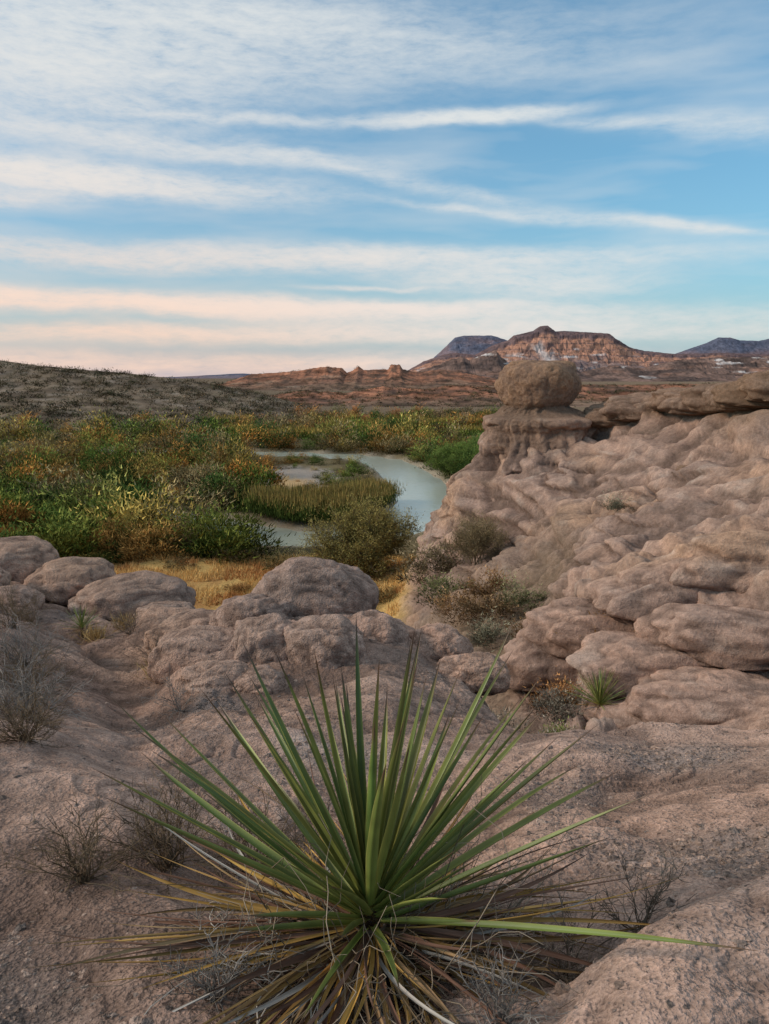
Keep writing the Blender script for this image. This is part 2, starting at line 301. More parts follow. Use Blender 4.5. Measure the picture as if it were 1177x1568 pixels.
# ------------------------------------------------------------------ hoodoo
prf = np.array([(.02,.78),(.7,.78),(1.35,.70),(1.85,.48),(2.12,.15),(2.22,-.25),(2.15,-.7),(2.02,-1.1),(1.88,-1.38),(1.65,-1.6),(1.7,-1.85),(2.1,-2.05),(2.6,-2.15),(2.7,-2.45),(2.5,-2.9),(2.75,-3.3),(2.9,-4.0),(3.3,-4.7),(3.7,-5.4),(4.3,-6.3),(4.9,-7.6),(5.4,-9.2)])
sarc = np.concatenate([[0], np.cumsum(np.linalg.norm(np.diff(prf, axis=0), axis=1))]); ss = np.linspace(0, sarc[-1], 280)
pr = np.interp(ss, sarc, prf[:, 0]); pz = np.interp(ss, sarc, prf[:, 1])
kk = np.exp(-.5*(np.arange(-6, 7)/2.0)**2); kk /= kk.sum()
pr = np.convolve(np.pad(pr, 6, mode='edge'), kk, 'valid'); pz = np.convolve(np.pad(pz, 6, mode='edge'), kk, 'valid')
ta = np.linspace(0, 2*math.pi, 420, endpoint=False); S_, TA = np.meshgrid(ss, ta, indexing='ij')
R = pr[:, None]*np.ones_like(TA); ZZ = pz[:, None]*np.ones_like(TA); cx, cy = np.cos(TA), np.sin(TA)
cap = sstep(-1.75, -1.5, ZZ)
nlow = fbm(cx*1.3+3, cy*1.3, ZZ*.45, 2); bil = fbm(cx*R*.6+11, cy*R*.6, ZZ*.6, 3, .42, True); fl = fbm(cx*1.7+5, cy*1.7, ZZ*.17+2, 3, .45, True); fine = fbm(cx*R*3, cy*R*3, ZZ*4, 3, .5, True)
st = fbm(cx*.6, cy*.6, ZZ*1.6, 3); lum = fbm(cx*R*.4+3, cy*R*.4, ZZ*.35, 2)
low = sstep(-2.3, -3.8, ZZ)
hb = ZZ*.85+1.6*fbm(cx*1.1, cy*1.1, ZZ*.3, 3); hf = hb-np.floor(hb); hbed = sstep(0, .16, hf)*(1-.55*hf)-.5; hm = sstep(-.15, .2, fbm(cx*1.4+8, cy*1.4, ZZ*.5, 2))
vcr = fbm(cx*2.6+9, cy*2.6, ZZ*.5, 3, .5, True)
R = R*(1+.16*nlow)+np.minimum(R, 1)*(.34*bil*cap+(1-cap)*(.25*st+.3*bil+.2*vcr)+.07*fine)+(1-cap)*((fl*1.0+lum*1.6)*low+.26*hbed*hm)
ZZ2 = ZZ+.16*nlow+.14*bil*sstep(-1, 0, ZZ)
xs = R*cx*np.where(cx > 0, 1.0+.42*(1-cap)*(1-low), 1.0)+.15*cap; ys = R*cy
HP = np.stack([7.85+xs, 42+ys, ZZ2], -1)
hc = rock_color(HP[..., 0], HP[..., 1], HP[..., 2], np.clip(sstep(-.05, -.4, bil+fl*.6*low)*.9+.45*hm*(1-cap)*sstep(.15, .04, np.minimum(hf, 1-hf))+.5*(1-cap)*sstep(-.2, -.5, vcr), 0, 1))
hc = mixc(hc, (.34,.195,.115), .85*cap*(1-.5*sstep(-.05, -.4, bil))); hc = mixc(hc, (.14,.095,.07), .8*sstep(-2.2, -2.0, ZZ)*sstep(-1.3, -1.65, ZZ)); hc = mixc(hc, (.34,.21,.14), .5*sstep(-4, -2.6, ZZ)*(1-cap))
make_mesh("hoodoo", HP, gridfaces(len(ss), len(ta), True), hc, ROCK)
for i, b in enumerate([(10.0,41.6,-2.85,1.5,1.5,.75,.5),(11.0,41.8,-2.7,1.2,1.4,.65,.65),(9.6,41.0,-3.8,1.5,1.4,.9,.1)]):
    boulder("cap_rock", b[:3], b[3:6], i+130, i*.4, b[6], .3, .15, rough=.04)
# ------------------------------------------------------------------ distant relief: silhouettes as image pixel offsets (across, above horizon), one pixel taken as 0.0008
def ridge(name, sil, Dist, front, base, colfn, nx=500, nv=90, cliff=True, lam=.12, amp=.16, jag=.0006, rel=.12):
    s = np.array(sil, float); U = .0008
    bb = np.linspace(s[0, 0], s[-1, 0], nx); H = np.interp(bb, s[:, 0], s[:, 1])*U*Dist
    H = H+fbm(bb*U/lam*6, 0*bb, 1.5+Dist*.01, 4)*Dist*jag
    v = np.concatenate([np.linspace(0, 1, nv), 1+np.linspace(.05, .5, 8)])
    VV, HH = np.meshgrid(v, H, indexing='ij'); XX = np.broadcast_to(bb*U*Dist, VV.shape).copy(); YY = Dist-front*(1-VV)
    q = fbm(XX/(Dist*lam), YY/(Dist*lam)*.5, 4.4+Dist*.001, 5, .55, True)
    vv = np.clip(VV-amp*2*(q+.25)*(1-np.clip(VV, 0, 1))*np.clip(VV*5, 0, 1), 0, 1)
    if cliff: p = np.interp(vv, [0,.3,.45,.5,.62,.68,.76,.8,.88,.9,1], [0,.14,.22,.32,.42,.57,.62,.79,.85,.96,1])
    else: p = np.interp(vv, [0,.3,.7,.9,1], [0,.15,.65,.93,1])
    ZZ = base+(HH-base)*p; ZZ = np.where(VV > 1, HH-(VV-1)*front*.5, ZZ)
    ZZ = ZZ+(HH-base)*rel*q*np.clip(VV*4, 0, 1)*np.clip((1-VV)*5, 0, 1)
    col = colfn(XX, YY, ZZ, p, q, bb[None, :]+0*p)
    make_mesh(name, np.stack([XX, YY, ZZ], -1), gridfaces(len(v), nx), col, FAR)
    return XX, YY, ZZ
def c_left(X, Y, Z, p, q, b):
    c = mixc((.24,.175,.12), (.15,.11,.08), sstep(-.2, .3, fbm(X/9, Y/9, 0, 4))); return mixc(c, (.38,.30,.24), .6*sstep(.05, .4, fbm(X/7, Y/4, 5, 4)))
def c_mid(X, Y, Z, p, q, b):
    c = mixc((.235,.145,.10), (.40,.175,.105), sstep(.25, .6, p+.3*fbm(X/40, Y/40, 0, 3))); c = mixc(c, (.085,.06,.045), .8*sstep(.0, .25, fbm(X/14, Y/14, 2, 4)))
    c = mixc(c, (.17,.09,.065), .6*sstep(.5, .1, np.abs(np.sin(Z*.9+q)))*sstep(.3, .5, p))
    c = mixc(c, (.11,.075,.06), .6*sstep(.0, -.4, q)); return mixc(c, (.44,.30,.21), .5*sstep(.2, .5, fbm(X/60, Y/60, Z/4, 3)))
def c_mesa(X, Y, Z, p, q, b):
    c = mixc((.25,.175,.16), (.43,.22,.15), sstep(.3, .55, p)); c = mixc(c, (.155,.10,.095), sstep(.45, .05, np.abs(np.sin(Z*.13+q*.8)))*.8)
    c = mixc(c, (.12,.09,.10), sstep(.84, .9, p)*.8)
    c = mixc(c, (.11,.08,.085), .75*sstep(.05, .38, fbm(X/90, Y/90, Z/25+5, 4)))
    w = sstep(.14, .28, fbm(X/90+3, Y/300, Z/16, 4))*sstep(.12, .3, p)*sstep(.75, .6, p)
    w = np.maximum(w, np.exp(-((b-225-(.75-p)*38)/7)**2)*sstep(.25, .35, p)*sstep(.8, .7, p)); return mixc(c, (.55,.48,.46), .85*w)
def c_haze(X, Y, Z, p, q, b):  # bluish distance haze painted into the rock colour
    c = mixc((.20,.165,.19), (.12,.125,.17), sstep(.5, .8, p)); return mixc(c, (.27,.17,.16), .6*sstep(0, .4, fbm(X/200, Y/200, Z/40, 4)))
def c_low(X, Y, Z, p, q, b):
    c = mixc((.24,.15,.12), (.10,.07,.062), sstep(-.15, .25, fbm(X/60, Y/60, Z/15, 4))); c = mixc(c, (.38,.19,.125), .6*sstep(.1, .4, fbm(X/150+20, Y/150, Z/20, 3)))
    c = mixc(c, (.10,.07,.06), .6*sstep(.0, -.4, q)); return mixc(c, (.58,.51,.48), .85*sstep(.22, .34, fbm(X/60+8, Y/160, Z/14, 4))*sstep(.25, .45, p))
LH = ridge("desert_hill", [(-900,34),(-750,30),(-588,23),(-528,15),(-458,9),(-388,3),(-328,-4),(-258,-14),(-188,-28),(-108,-50),(-20,-75)], 260, 135, -12.6, c_left, cliff=False, lam=.06, jag=.0009)
ridge("distant_hill", [(-900,5),(-600,0),(-360,-3),(-288,0),(-218,4),(-168,-1),(-60,-2),(60,-4),(120,-20)], 4200, 600, -13, c_haze)
MH = ridge("desert_hill", [(-420,-30),(-300,-20),(-250,-12),(-215,-1),(-205,3),(-160,5),(-130,8),(-110,12),(-88,14),(-66,12),(-58,5),(-48,8),(-40,15),(-32,9),(-6,10),(6,10),(10,17),(24,17),(28,10),(52,5),(85,10),(130,3),(180,-6),(240,-12),(400,-18)], 800, 200, -12.5, c_mid, nx=900, nv=150, lam=.03, amp=.28, jag=.0014, rel=.34)
NH = ridge("desert_hill", [(-400,-60),(-250,-40),(-180,-30),(-120,-22),(-60,-26),(0,-16),(60,-20),(110,-14),(170,-18),(240,-14),(420,-13),(600,-10)], 380, 110, -12.6, c_mid, nx=700, nv=100, cliff=False, lam=.05, amp=.22, jag=.002, rel=.4)
ridge("mesa", [(0,-8),(40,2),(60,14),(72,24),(95,45),(108,58),(122,61),(165,61),(185,55),(200,50),(260,30)], 4600, 600, -13, c_haze, lam=.03, rel=.2)
ridge("mesa", [(370,6),(420,24),(460,38),(495,50),(512,58),(530,58),(545,54),(575,53),(590,56),(700,58)], 4600, 600, -13, c_haze, lam=.03, rel=.2)
ridge("mesa", [(30,5),(60,22),(90,32),(110,35),(140,32),(165,46),(190,54),(198,61),(228,68),(238,75),(250,76),(262,67),(275,68),(345,64),(352,58),(372,44),(400,38),(450,33),(520,35),(600,32),(700,30)], 3200, 480, -13, c_mesa, nx=1200, nv=180, lam=.022, amp=.30, rel=.28)
ridge("desert_hill", [(20,-6),(60,10),(80,16),(100,24),(120,29),(130,24),(150,32),(170,40),(180,28),(200,14),(250,12),(280,18),(300,6),(350,16),(400,12),(450,24),(520,28),(600,29),(700,29)], 1900, 300, -13, c_low, nx=900, nv=130, lam=.022, amp=.30, jag=.002, rel=.3)
# ------------------------------------------------------------------ vegetation
def shrub_variant(n, r, kind, tri):
    q_ = 3 if tri else 4
    if kind == 'reed':
        nb = n; base = r.normal(size=(nb, 3))*[.42,.42,0]; h = r.uniform(.25, 1.0, nb)
        c = base*(1+.25*h[:, None]); c[:, 2] = h*.82
        d = np.stack([r.normal(size=nb)*.28, r.normal(size=nb)*.28, np.ones(nb)], 1)
        V, F = leaves(c, d, r.uniform(.14, .26, nb), r.uniform(.015, .03, nb), r, tri)
        g = mixc((.04,.06,.016), (.13,.16,.035), sstep(.2, .8, h)*r.uniform(.4, 1, nb)); tip = (h > .76)*r.uniform(.3, 1, nb); g = mixc(g, (.46,.28,.10), tip*.85)
        g = g*r.uniform(.6, 1.3, nb)[:, None]; return V, F, np.repeat(g, q_, 0)
    k = r.integers(10, 20); cc = unit(r.normal(size=(k, 3))*[1, 1, .8]); cc[:, 2] = np.abs(cc[:, 2]); rr = r.uniform(.4, 1, k)[:, None]
    cc = cc*rr*[.5,.5,.80]; cb = r.uniform(.5, 1.4, k); sz = r.uniform(.06, .15, k)
    idx = r.integers(0, k, n); c = cc[idx]+r.normal(size=(n, 3))*sz[idx][:, None]*[1, 1, 1.2]; c[:, 2] = np.abs(c[:, 2])
    d = c*[1,1,.3]+np.array([0,0,.6])+r.normal(size=(n, 3))*.35
    sc_ = (1500./n)**.35 if n < 1500 else 1
    V, F = leaves(c, d, r.uniform(.035, .10, n)*sc_, r.uniform(.006, .012, n)*sc_, r, tri)
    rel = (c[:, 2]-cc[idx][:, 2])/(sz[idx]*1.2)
    g = (cb[idx]*r.uniform(.6, 1.35, n)*(.42+.75*np.clip(c[:, 2], 0, 1))*(1+.28*np.clip(rel, -1.5, 1.5)))[:, None]*np.ones((1, 3)); return V, F, np.repeat(g, q_, 0)  # light painted into leaf colour: bright crowns, dark lower leaves
def scatter(name, items, mat, kind, nleaf, nvar=6, seed=1, tri=True):
    r = np.random.default_rng(seed); vs = [shrub_variant(nleaf, r, kind, tri) for _ in range(nvar)]; acc = Acc()
    for (px, py, pz, w, h, tint) in items:
        V, F, Cc = vs[r.integers(nvar)]; a = r.uniform(0, 6.28); c, s = math.cos(a), math.sin(a)
        W = np.stack([(V[:, 0]*c-V[:, 1]*s)*w+px, (V[:, 0]*s+V[:, 1]*c)*w+py, V[:, 2]*h+pz], 1)
        acc.add(W, F, Cc*np.array(tint))
    if acc.n: return acc.build(name, mat)
near, mid, farr, reeds, reedf = [], [], [], [], []
pal = [(.15,.19,.04), (.24,.215,.06), (.38,.21,.065), (.46,.21,.055), (.12,.17,.035), (.29,.21,.10), (.075,.115,.03), (.43,.30,.08), (.21,.225,.05)]
def tint_at(x, y, r):
    n = float(fbm(np.array([x/8.]), np.array([y/12.]), np.array([.7]), 3)[0]); m = r.uniform(0, 1)*.9+n*1.3
    if m < .29: t = pal[r.choice([0, 4, 6, 8])]
    elif m < .50: t = pal[r.choice([1, 5, 8, 6])]
    else: t = pal[r.choice([2, 3, 5, 7])]
    return np.array(t)*r.uniform(.7, 1.25)
r = np.random.default_rng(21)
def put(px, py, pz, w, h, t): (near if py < 80 else mid if py < 130 else farr).append((px, py, pz, w, h, t))
yy = 49.5
while yy < 250:
    step = 3.1 if yy < 80 else (3.9 if yy < 130 else 5.2)
    xx = -.66*yy
    while xx < .24*yy:
        px = xx+r.uniform(-.5, .5)*step; py = yy+r.uniform(-.5, .5)*step; a = px/py; xx += step
        dr = float(river_dist(np.array(px), np.array(py)))
        if dr < RW+1.6: continue
        inbar = ((px+11)/5)**2+((py-91)/12)**2 < 1
        if inbar and r.uniform() < .85: continue
        if py < 61 and a > -.15: continue
        if px > 1 and py < 84: continue
        pz = ground_z(px, py)
        if pz > -11: continue
        if 60 < py < 70 and -.17 < a < .0: continue
        bandn = float(fbm(np.array([px/14.]), np.array([py/10.]), np.array([5.7]), 2)[0])
        if 135 < py < 185 and a > -.2 and bandn > .05:
            for _ in range(2): reedf.append((px+r.normal(), py+r.normal(), pz, 3.4, r.uniform(2.2, 3.4), np.array((1.2,1.2,1.0))*r.uniform(.75, 1.25)))
            continue
        t = tint_at(px, py, r)
        h = (1.8+3.1*r.uniform()**1.2+(.9 if bandn > .05 else 0)) if py < 80 else (1.6+3.8*r.uniform()**1.4)
        if inbar: h = r.uniform(.5, 1.0)
        elif 69 < py < 118 and -.16 < a < .02: h = r.uniform(.9, 1.7)
        if py < 58: h = max(h, 2.9)
        if py > 175: h *= .85; t = t*np.array((1.0,.85,1))
        put(px, py, pz-.1, h*r.uniform(1.15, 1.55), h, t)
        if not inbar and r.uniform() < .8 and dr > RW+3.5:
            hh = r.uniform(.7, 1.5); put(px+r.normal()*1.6, py-1.5+r.normal(), pz-.1, hh*2.2, hh, tint_at(px+5, py, r)*.8)
    yy += step*.85
for (px, py, w, h, t) in [(-4.2,84,3.6,2.1,pal[8]),(-6.5,87,3.4,1.7,pal[1]),(-2.2,88,3,1.6,pal[5]),(-3.4,95,4,1.8,pal[0]),(-1.4,80,2.6,1.9,pal[7]),(-3.2,78,2.8,1.7,pal[1]),(-7.6,80,2.5,1.4,pal[2])]:
    put(px, py, ground_z(px, py)-.1, w, h, np.array(t)*1.0)
for _ in range(420):
    px = r.uniform(-11, .6); py = r.uniform(61.3, 68.5) if px < -3 else r.uniform(62, 76)
    dr = float(river_dist(np.array(px), np.array(py)))
    if dr < RW+.7 or px/py < -.165: continue
    reeds.append((px, py, ground_z(px, py)-.1, 1.1, r.uniform(2.0, 3.35)*(1-.02*max(0, py-66))*(.85+.4*float(fbm(np.array([px/1.5]), np.array([py/2.]), np.array([.3]), 2)[0])), np.array((1,1,1))*r.uniform(.75, 1.3)))
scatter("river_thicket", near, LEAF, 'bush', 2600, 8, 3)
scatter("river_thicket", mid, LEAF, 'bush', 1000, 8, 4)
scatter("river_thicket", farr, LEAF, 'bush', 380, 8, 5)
scatter("reed_bed", reeds, LEAF, 'reed', 230, 6, 6)
scatter("reed_bed", reedf, LEAF, 'reed', 200, 6, 7)
for (px, py, w, h) in [(-.9,150,5.5,6.4),(1.2,152,4,4.8),(-22,140,5,5.0),(-34,150,5,5.2)]:
    scatter("cottonwood_tree", [(px,py,V0,w,h,(.05,.12,.035))], LEAF, 'bush', 1800, 1, int(py*10+w))
def hill_scrub(G3, n, smin, smax, nl, seed, tint):
    r = np.random.default_rng(seed); XX, YY, ZZ = G3; it = []
    for _ in range(n):
        i = int(r.uniform()*(XX.shape[0]-9)); j = int(r.uniform()*XX.shape[1])
        if ZZ[i, j] < -11.9: continue
        s = r.uniform(smin, smax); it.append((XX[i, j]+r.normal()*.5, YY[i, j]+r.normal()*.5, ZZ[i, j]-.15*s, s*1.6, s, np.array(tint)*r.uniform(.5, 1.5)*np.array([r.uniform(.8, 1.3), 1, 1])))
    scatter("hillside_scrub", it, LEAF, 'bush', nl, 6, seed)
hill_scrub(LH, 4200, .6, 2.4, 50, 9, (.11,.092,.05))
hill_scrub(NH, 2600, .8, 2.2, 40, 10, (.12,.10,.052))
hill_scrub(MH, 1000, 1.2, 2.6, 26, 11, (.11,.09,.05))
# grass on the river flat
acc = Acc(); n = 26000; gx = r.uniform(-17, 3.5, n); gy = r.uniform(35, 51, n); keep = fbm(gx/2.5, gy/2.5, 1.1, 3) > -.12; gx, gy = gx[keep], gy[keep]
gz = np.array([ground_z(a, b) for a, b in zip(gx, gy)]); ok = gz < -10.9; gx, gy, gz = gx[ok], gy[ok], gz[ok]; n = len(gx)
V, F = leaves(np.stack([gx, gy, gz], 1), r.normal(size=(n, 3))*.4+[0,0,1], r.uniform(.2, .45, n), r.uniform(.02, .04, n), r, True)
red = sstep(-.05, .25, fbm(gx/3, gy/4, 4.2, 3)); Cg = mixc((.74,.47,.18), (.50,.24,.09), red)*r.uniform(.65, 1.2, n)[:, None]
acc.add(V, F, np.repeat(Cg, 3, 0)); acc.build("dry_grass", DRY)
it = []
for (px, py, w, h, t) in [(-8.1,42.5,1.6,1.0,(.5,.26,.1)),(-5.6,45,1.6,1.2,(.4,.22,.09)),(-4.4,47,2.2,1.6,(.36,.28,.13)),(-6.5,48,1.8,1.4,(.24,.19,.09)),(1.8,38,3.6,2.3,(.28,.21,.12)),(3.2,36,3.0,2.0,(.25,.19,.11)),(.2,40,2.2,1.3,(.36,.26,.11)),(-3.2,41,1.5,.8,(.5,.28,.11)),(-1.2,39,1.8,.9,(.45,.24,.1)),
    (2.6,30,2.4,1.3,(.22,.22,.09)),(3.8,27,2.0,1.2,(.34,.19,.09)),(4.4,24,1.7,1.0,(.24,.23,.11)),(3.2,22,1.7,1.0,(.3,.27,.18)),(4.0,19.5,1.4,.9,(.34,.19,.08)),(4.2,17,1.3,.8,(.34,.2,.07)),(3.4,14.5,1.3,.8,(.3,.26,.2)),(3.0,12,1.1,.7,(.28,.24,.19)),(3.3,13.2,1.1,.6,(.2,.22,.07)),(4.7,16.5,1.4,.8,(.36,.2,.07)),(3.0,10,.9,.5,(.26,.22,.16)),(1.5,11,1.3,.9,(.3,.26,.2)),(2.0,13,1.4,1.0,(.28,.22,.16)),(3.5,15.6,1.3,.7,(.4,.2,.08)),
    (8.6,28.5,1.3,.7,(.3,.27,.18)),(-7.6,36.5,1.8,1.1,(.36,.22,.1)),(3.4,24.5,2,1.2,(.3,.19,.1)),(2.7,26,2,1.2,(.36,.2,.09)),(2.6,18.5,1.6,1,(.26,.22,.15))]:
    it.append((px, py, ground_z(px, py)-.08, w, h, np.array(t)*.85))
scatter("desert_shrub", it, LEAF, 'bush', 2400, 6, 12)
# mesquite on the river bank : forked stems, twigs and a loose crown
def bush_tree(name, x, y, w, h, seed, leafcol, nst=16, nleaf=3):
    r = np.random.default_rng(seed); z = ground_z(x, y); st = Acc(); lf = Acc(); LC = []; LD = []
    def grow(p, d, L, rad_, lev):
        pts = [p]; q = p.copy(); dd = d.copy(); m = 5
        for i in range(m):
            dd = unit(dd+r.normal(size=3)*.14+np.array([0,0,.03])); q = q+dd*L/m; pts.append(q.copy())
            if lev < 2 and i >= 1:
                for _ in range(3):
                    if r.uniform() < .75: grow(q.copy(), unit(dd+r.normal(size=3)*.55), L*r.uniform(.42, .62), rad_*.5, lev+1)
            if lev >= 1:
                for _ in range(nleaf*(1 if lev == 1 else 2)): LC.append(q+r.normal(size=3)*.13); LD.append(dd+r.normal(size=3)*.6)
        tube(st, pts, np.linspace(rad_, rad_*.35, m+1), np.array((.15,.115,.08))*r.uniform(.7, 1.2), 3)
    for k in range(nst):
        a = k*2.399; e = r.uniform(.35, 1.45); dv = np.array([math.cos(a)*math.cos(e)*w/h*1.0, math.sin(a)*math.cos(e)*w/h*.9, math.sin(e)])
        grow(np.array([x, y, z])+r.normal(size=3)*[.2,.2,0], unit(dv), np.linalg.norm(dv)*h*r.uniform(.5, .66), .06*h/4.5, 0)
    LC = np.array(LC); LD = np.array(LD); n = len(LC); V, F = leaves(LC, LD, r.uniform(.1, .22, n)*h/4.5, r.uniform(.012, .025, n)*h/4.5, r)
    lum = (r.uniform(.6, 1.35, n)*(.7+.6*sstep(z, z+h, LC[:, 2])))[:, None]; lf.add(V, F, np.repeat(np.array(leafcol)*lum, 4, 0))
    e = bpy.data.objects.new(name, None); scene.collection.objects.link(e)
    st.build("stems", DRY, True, e); lf.build("foliage", LEAF, False, e)
bush_tree("mesquite_tree", -.9, 46.0, 5.0, 4.4, 4, (.27,.215,.072), 26, 3)
bush_tree("mesquite_tree", 4.0, 33, 2.2, 2.0, 9, (.22,.16,.085), 11, 3)
bush_tree("willow_shrub", 9.0, 92, 5.0, 4.0, 14, (.16,.21,.05), 24, 6)
bush_tree("willow_shrub", 12.4, 97, 5.0, 4.8, 15, (.14,.20,.05), 24, 6)
# ------------------------------------------------------------------ yuccas
def yucca(name, x, y, z, R, seed, ngreen=92, ndead=340, frizz=1200, curls=9, gc=(.125,.158,.036)):
    r = np.random.default_rng(seed); G = Acc(); De = Acc(); Fz = Acc(); Tk = Acc(); M = 16
    s = np.linspace(0, 1, M); GF = gridfaces(M, 7)
    def leaf(acc, o, az, el, L, W, bend, cols, sway=0, curl=.35):
        d0 = np.array([math.cos(az)*math.cos(el), math.sin(az)*math.cos(el), math.sin(el)]); side = np.array([-math.sin(az), math.cos(az), 0]); up = unit(np.cross(d0, side))
        if up[2] < 0: up = -up
        ctr = o+d0*L*s[:, None]-np.array([0,0,1])*bend*L*(s**2)[:, None]+side*sway*L*(s**2)[:, None]
        w = W*np.interp(s, [0,.08,.35,.7,.93,1], [.85,.78,1,.68,.2,.02]); cr = np.array([-1,-.86,-.45,0,.45,.86,1]); dep = np.array([.42,.33,.1,0,.1,.33,.42])
        tw = r.normal()*curl*s
        sd = side*np.cos(tw)[:, None]+up*np.sin(tw)[:, None]; uu = up*np.cos(tw)[:, None]-side*np.sin(tw)[:, None]
        V = ctr[:, None]+sd[:, None]*(w[:, None]*cr*.5)[..., None]+uu[:, None]*(w[:, None]*dep)[..., None]
        base, mid_, edge, tip = [np.array(c) for c in cols]
        c = mixc(base, mid_, sstep(0, .3, s)); c = c[:, None]*np.ones((1, 7, 1)); ew = np.array([1,.35,0,0,0,.35,1])
        c = c*(1-ew[None, :, None]*.75)+edge*ew[None, :, None]*.75
        c = c*r.uniform(.8, 1.22, (1, 7, 1))*(1+.12*r.normal(size=(M, 1, 1)))
        tt = sstep(.80, .95, s)[:, None, None]; c = c*(1-tt)+tip*tt
        acc.add(V, GF, c.reshape(-1, 3))
    o = np.array([x, y, z+.1*R])
    for k in range(ngreen):
        u = (k+.5)/ngreen; el = math.radians(86-72*u**.9+r.uniform(-7, 7)); az = k*2.39996+r.uniform(-.25, .25)
        L = R*np.interp(u, [0,.25,.6,1], [.82,.94,1.0,1.0])*r.uniform(.70, 1.12)
        tow = max(0, -math.sin(az))
        if tow > .5 and el < math.radians(62): L *= .52
        if tow > .3 and r.uniform() < .5*tow: continue
        g = np.array(gc)*r.uniform(.6, 1.4)*np.array([r.uniform(.85, 1.35), 1, 1])
        leaf(G, o+np.array([math.cos(az), math.sin(az), 0])*.035*R*(.3+u)+[0,0,.1*R*(1-u)], az, el, L, .034*R*r.uniform(.7, 1.15), r.uniform(-.06, .10)*(.3+u), [g*np.array((1.5,1.35,1.2)), g, (.38,.34,.09), (.14,.075,.045)], r.normal()*.05)
    for k in range(ndead):
        az = r.uniform(0, 6.28); el = math.radians(r.uniform(-22, 14)); L = R*r.uniform(.42, 1.02)
        if -math.sin(az) > .3: L *= .8
        t = r.uniform()**.7; cb = mixc((.60,.35,.095), (.34,.225,.13), t)*r.uniform(.4, 1.1)
        if r.uniform() < .12: cb = np.array((.48,.43,.38))*r.uniform(.6, 1)
        if r.uniform() < .32: cb = np.array((.18,.10,.07))*r.uniform(.7, 1.2)
        leaf(De, o+np.array([math.cos(az), math.sin(az), 0])*.04*R-[0,0,.07*R*r.uniform(0, 1)], az, el, L, .019*R*r.uniform(.3, 1.2), r.uniform(-.1, .18), [cb*.8, cb, cb*1.15, cb*.5], r.normal()*.22, 1.8)
    for k in range(frizz):
        az = r.uniform(0, 6.28); el = math.radians(r.uniform(-50, 12)); L = R*r.uniform(.12, .55)*(1 if r.uniform() < .8 else 1.5)
        d0 = np.array([math.cos(az)*math.cos(el), math.sin(az)*math.cos(el), math.sin(el)]); q = o+[0,0,-.07*R]+d0*R*r.uniform(0, .35); pts = [q]
        for i in range(7): d0 = unit(d0+r.normal(size=3)*.38); q = q+d0*L/7; pts.append(q)
        tube(Fz, pts, np.linspace(.0020, .0007, 8)*R/.75, np.array((.38,.29,.21))*r.uniform(.3, 1.15), 3)
    for k in range(curls):
        az = r.uniform(2.6, 4.3); d0 = np.array([math.cos(az), math.sin(az), .0]); q = o+d0*R*.3+[0,0,-.04]; pts = [q]; k1 = r.normal()*.25
        for i in range(16):
            a_ = k1+r.normal()*.25; d0 = unit(np.array([d0[0]*math.cos(a_)-d0[1]*math.sin(a_), d0[0]*math.sin(a_)+d0[1]*math.cos(a_), r.normal()*.15-.06])); q = q+d0*R*.045; pts.append(q)
        tube(Fz, pts, np.linspace(.0020, .0009, 17), (.5,.44,.38), 4)
    tz = np.linspace(-.4, .12, 12)*R; tr = R*(.055+.015*np.sin(tz*60/R)); tube(Tk, np.stack([x+0*tz, y+0*tz, z+tz], 1)+r.normal(size=(12, 3))*.002, tr, (.16,.11,.07), 14)
    e = bpy.data.objects.new(name, None); scene.collection.objects.link(e)
    G.build("green_leaves", YUC, True, e); De.build("dead_leaves", DRY, True, e); Fz.build("fibres", DRY, True, e); Tk.build("trunk", DRY, True, e)
yucca("yucca_plant", -.035, 1.78, ground_z(-.035, 1.78)+.04, .78, 11)
yucca("yucca_plant", 4.0, 14.0, ground_z(4.0, 14.0)+.3, .75, 12, 80, 30, 40, 0, (.19,.24,.065))
yucca("yucca_plant", -3.6, 9.1, ground_z(-3.6, 9.1)+.05, .34, 13, 50, 20, 20, 0, (.17,.21,.06))
# ------------------------------------------------------------------ dry twiggy brush near the camera
def twigs(acc, x, y, R, n, r, col):
    z = ground_z(x, y)
    for k in range(n):
        a = r.uniform(0, 6.28); e = r.uniform(.15, 1.4); d0 = np.array([math.cos(a)*math.cos(e), math.sin(a)*math.cos(e), math.sin(e)])
        q = np.array([x+r.normal()*.05*R, y+r.normal()*.05*R, z]); L = R*r.uniform(.5, 1.1); pts = [q]; c = np.array(col)*r.uniform(.5, 1.3)
        for i in range(7):
            d0 = unit(d0+r.normal(size=3)*.2); q = q+d0*L/7; pts.append(q)
            if i > 1:
                for _ in range(2):
                    d1 = unit(d0+r.normal(size=3)*.6); p2 = [q]
                    for j in range(3): d1 = unit(d1+r.normal(size=3)*.25); p2.append(p2[-1]+d1*L*.09)
                    tube(acc, p2, np.linspace(.0022, .0009, 4)*R**.3, c, 3)
        tube(acc, pts, np.linspace(.004, .0014, 8)*R**.4, c*.9, 3)
r = np.random.default_rng(33)
for (x_, y_, R_, n) in [(-1.78,3.7,.3,70),(-2.15,4.5,.36,70),(-2.5,5.3,.42,60),(-2.95,6.2,.45,55),(-3.6,7.4,.5,40),(-.75,2.55,.3,55),(-.5,2.75,.3,50),(-.95,2.3,.26,45),(-.3,2.9,.3,30),(-1.5,5.5,.3,20),(-2.3,7.6,.35,30),(-4.3,9.3,.4,30),(-3.0,9.0,.4,30),(1.4,8.2,.45,40),(.45,1.75,.2,30),(.25,1.5,.18,30),(-.4,1.65,.2,30),(.7,1.95,.2,20)]:
    a = Acc(); twigs(a, x_, y_, R_, n, r, random.choice([(.22,.17,.13), (.28,.24,.21), (.2,.14,.09)])); a.build("dry_brush", DRY, True)
a = Acc()
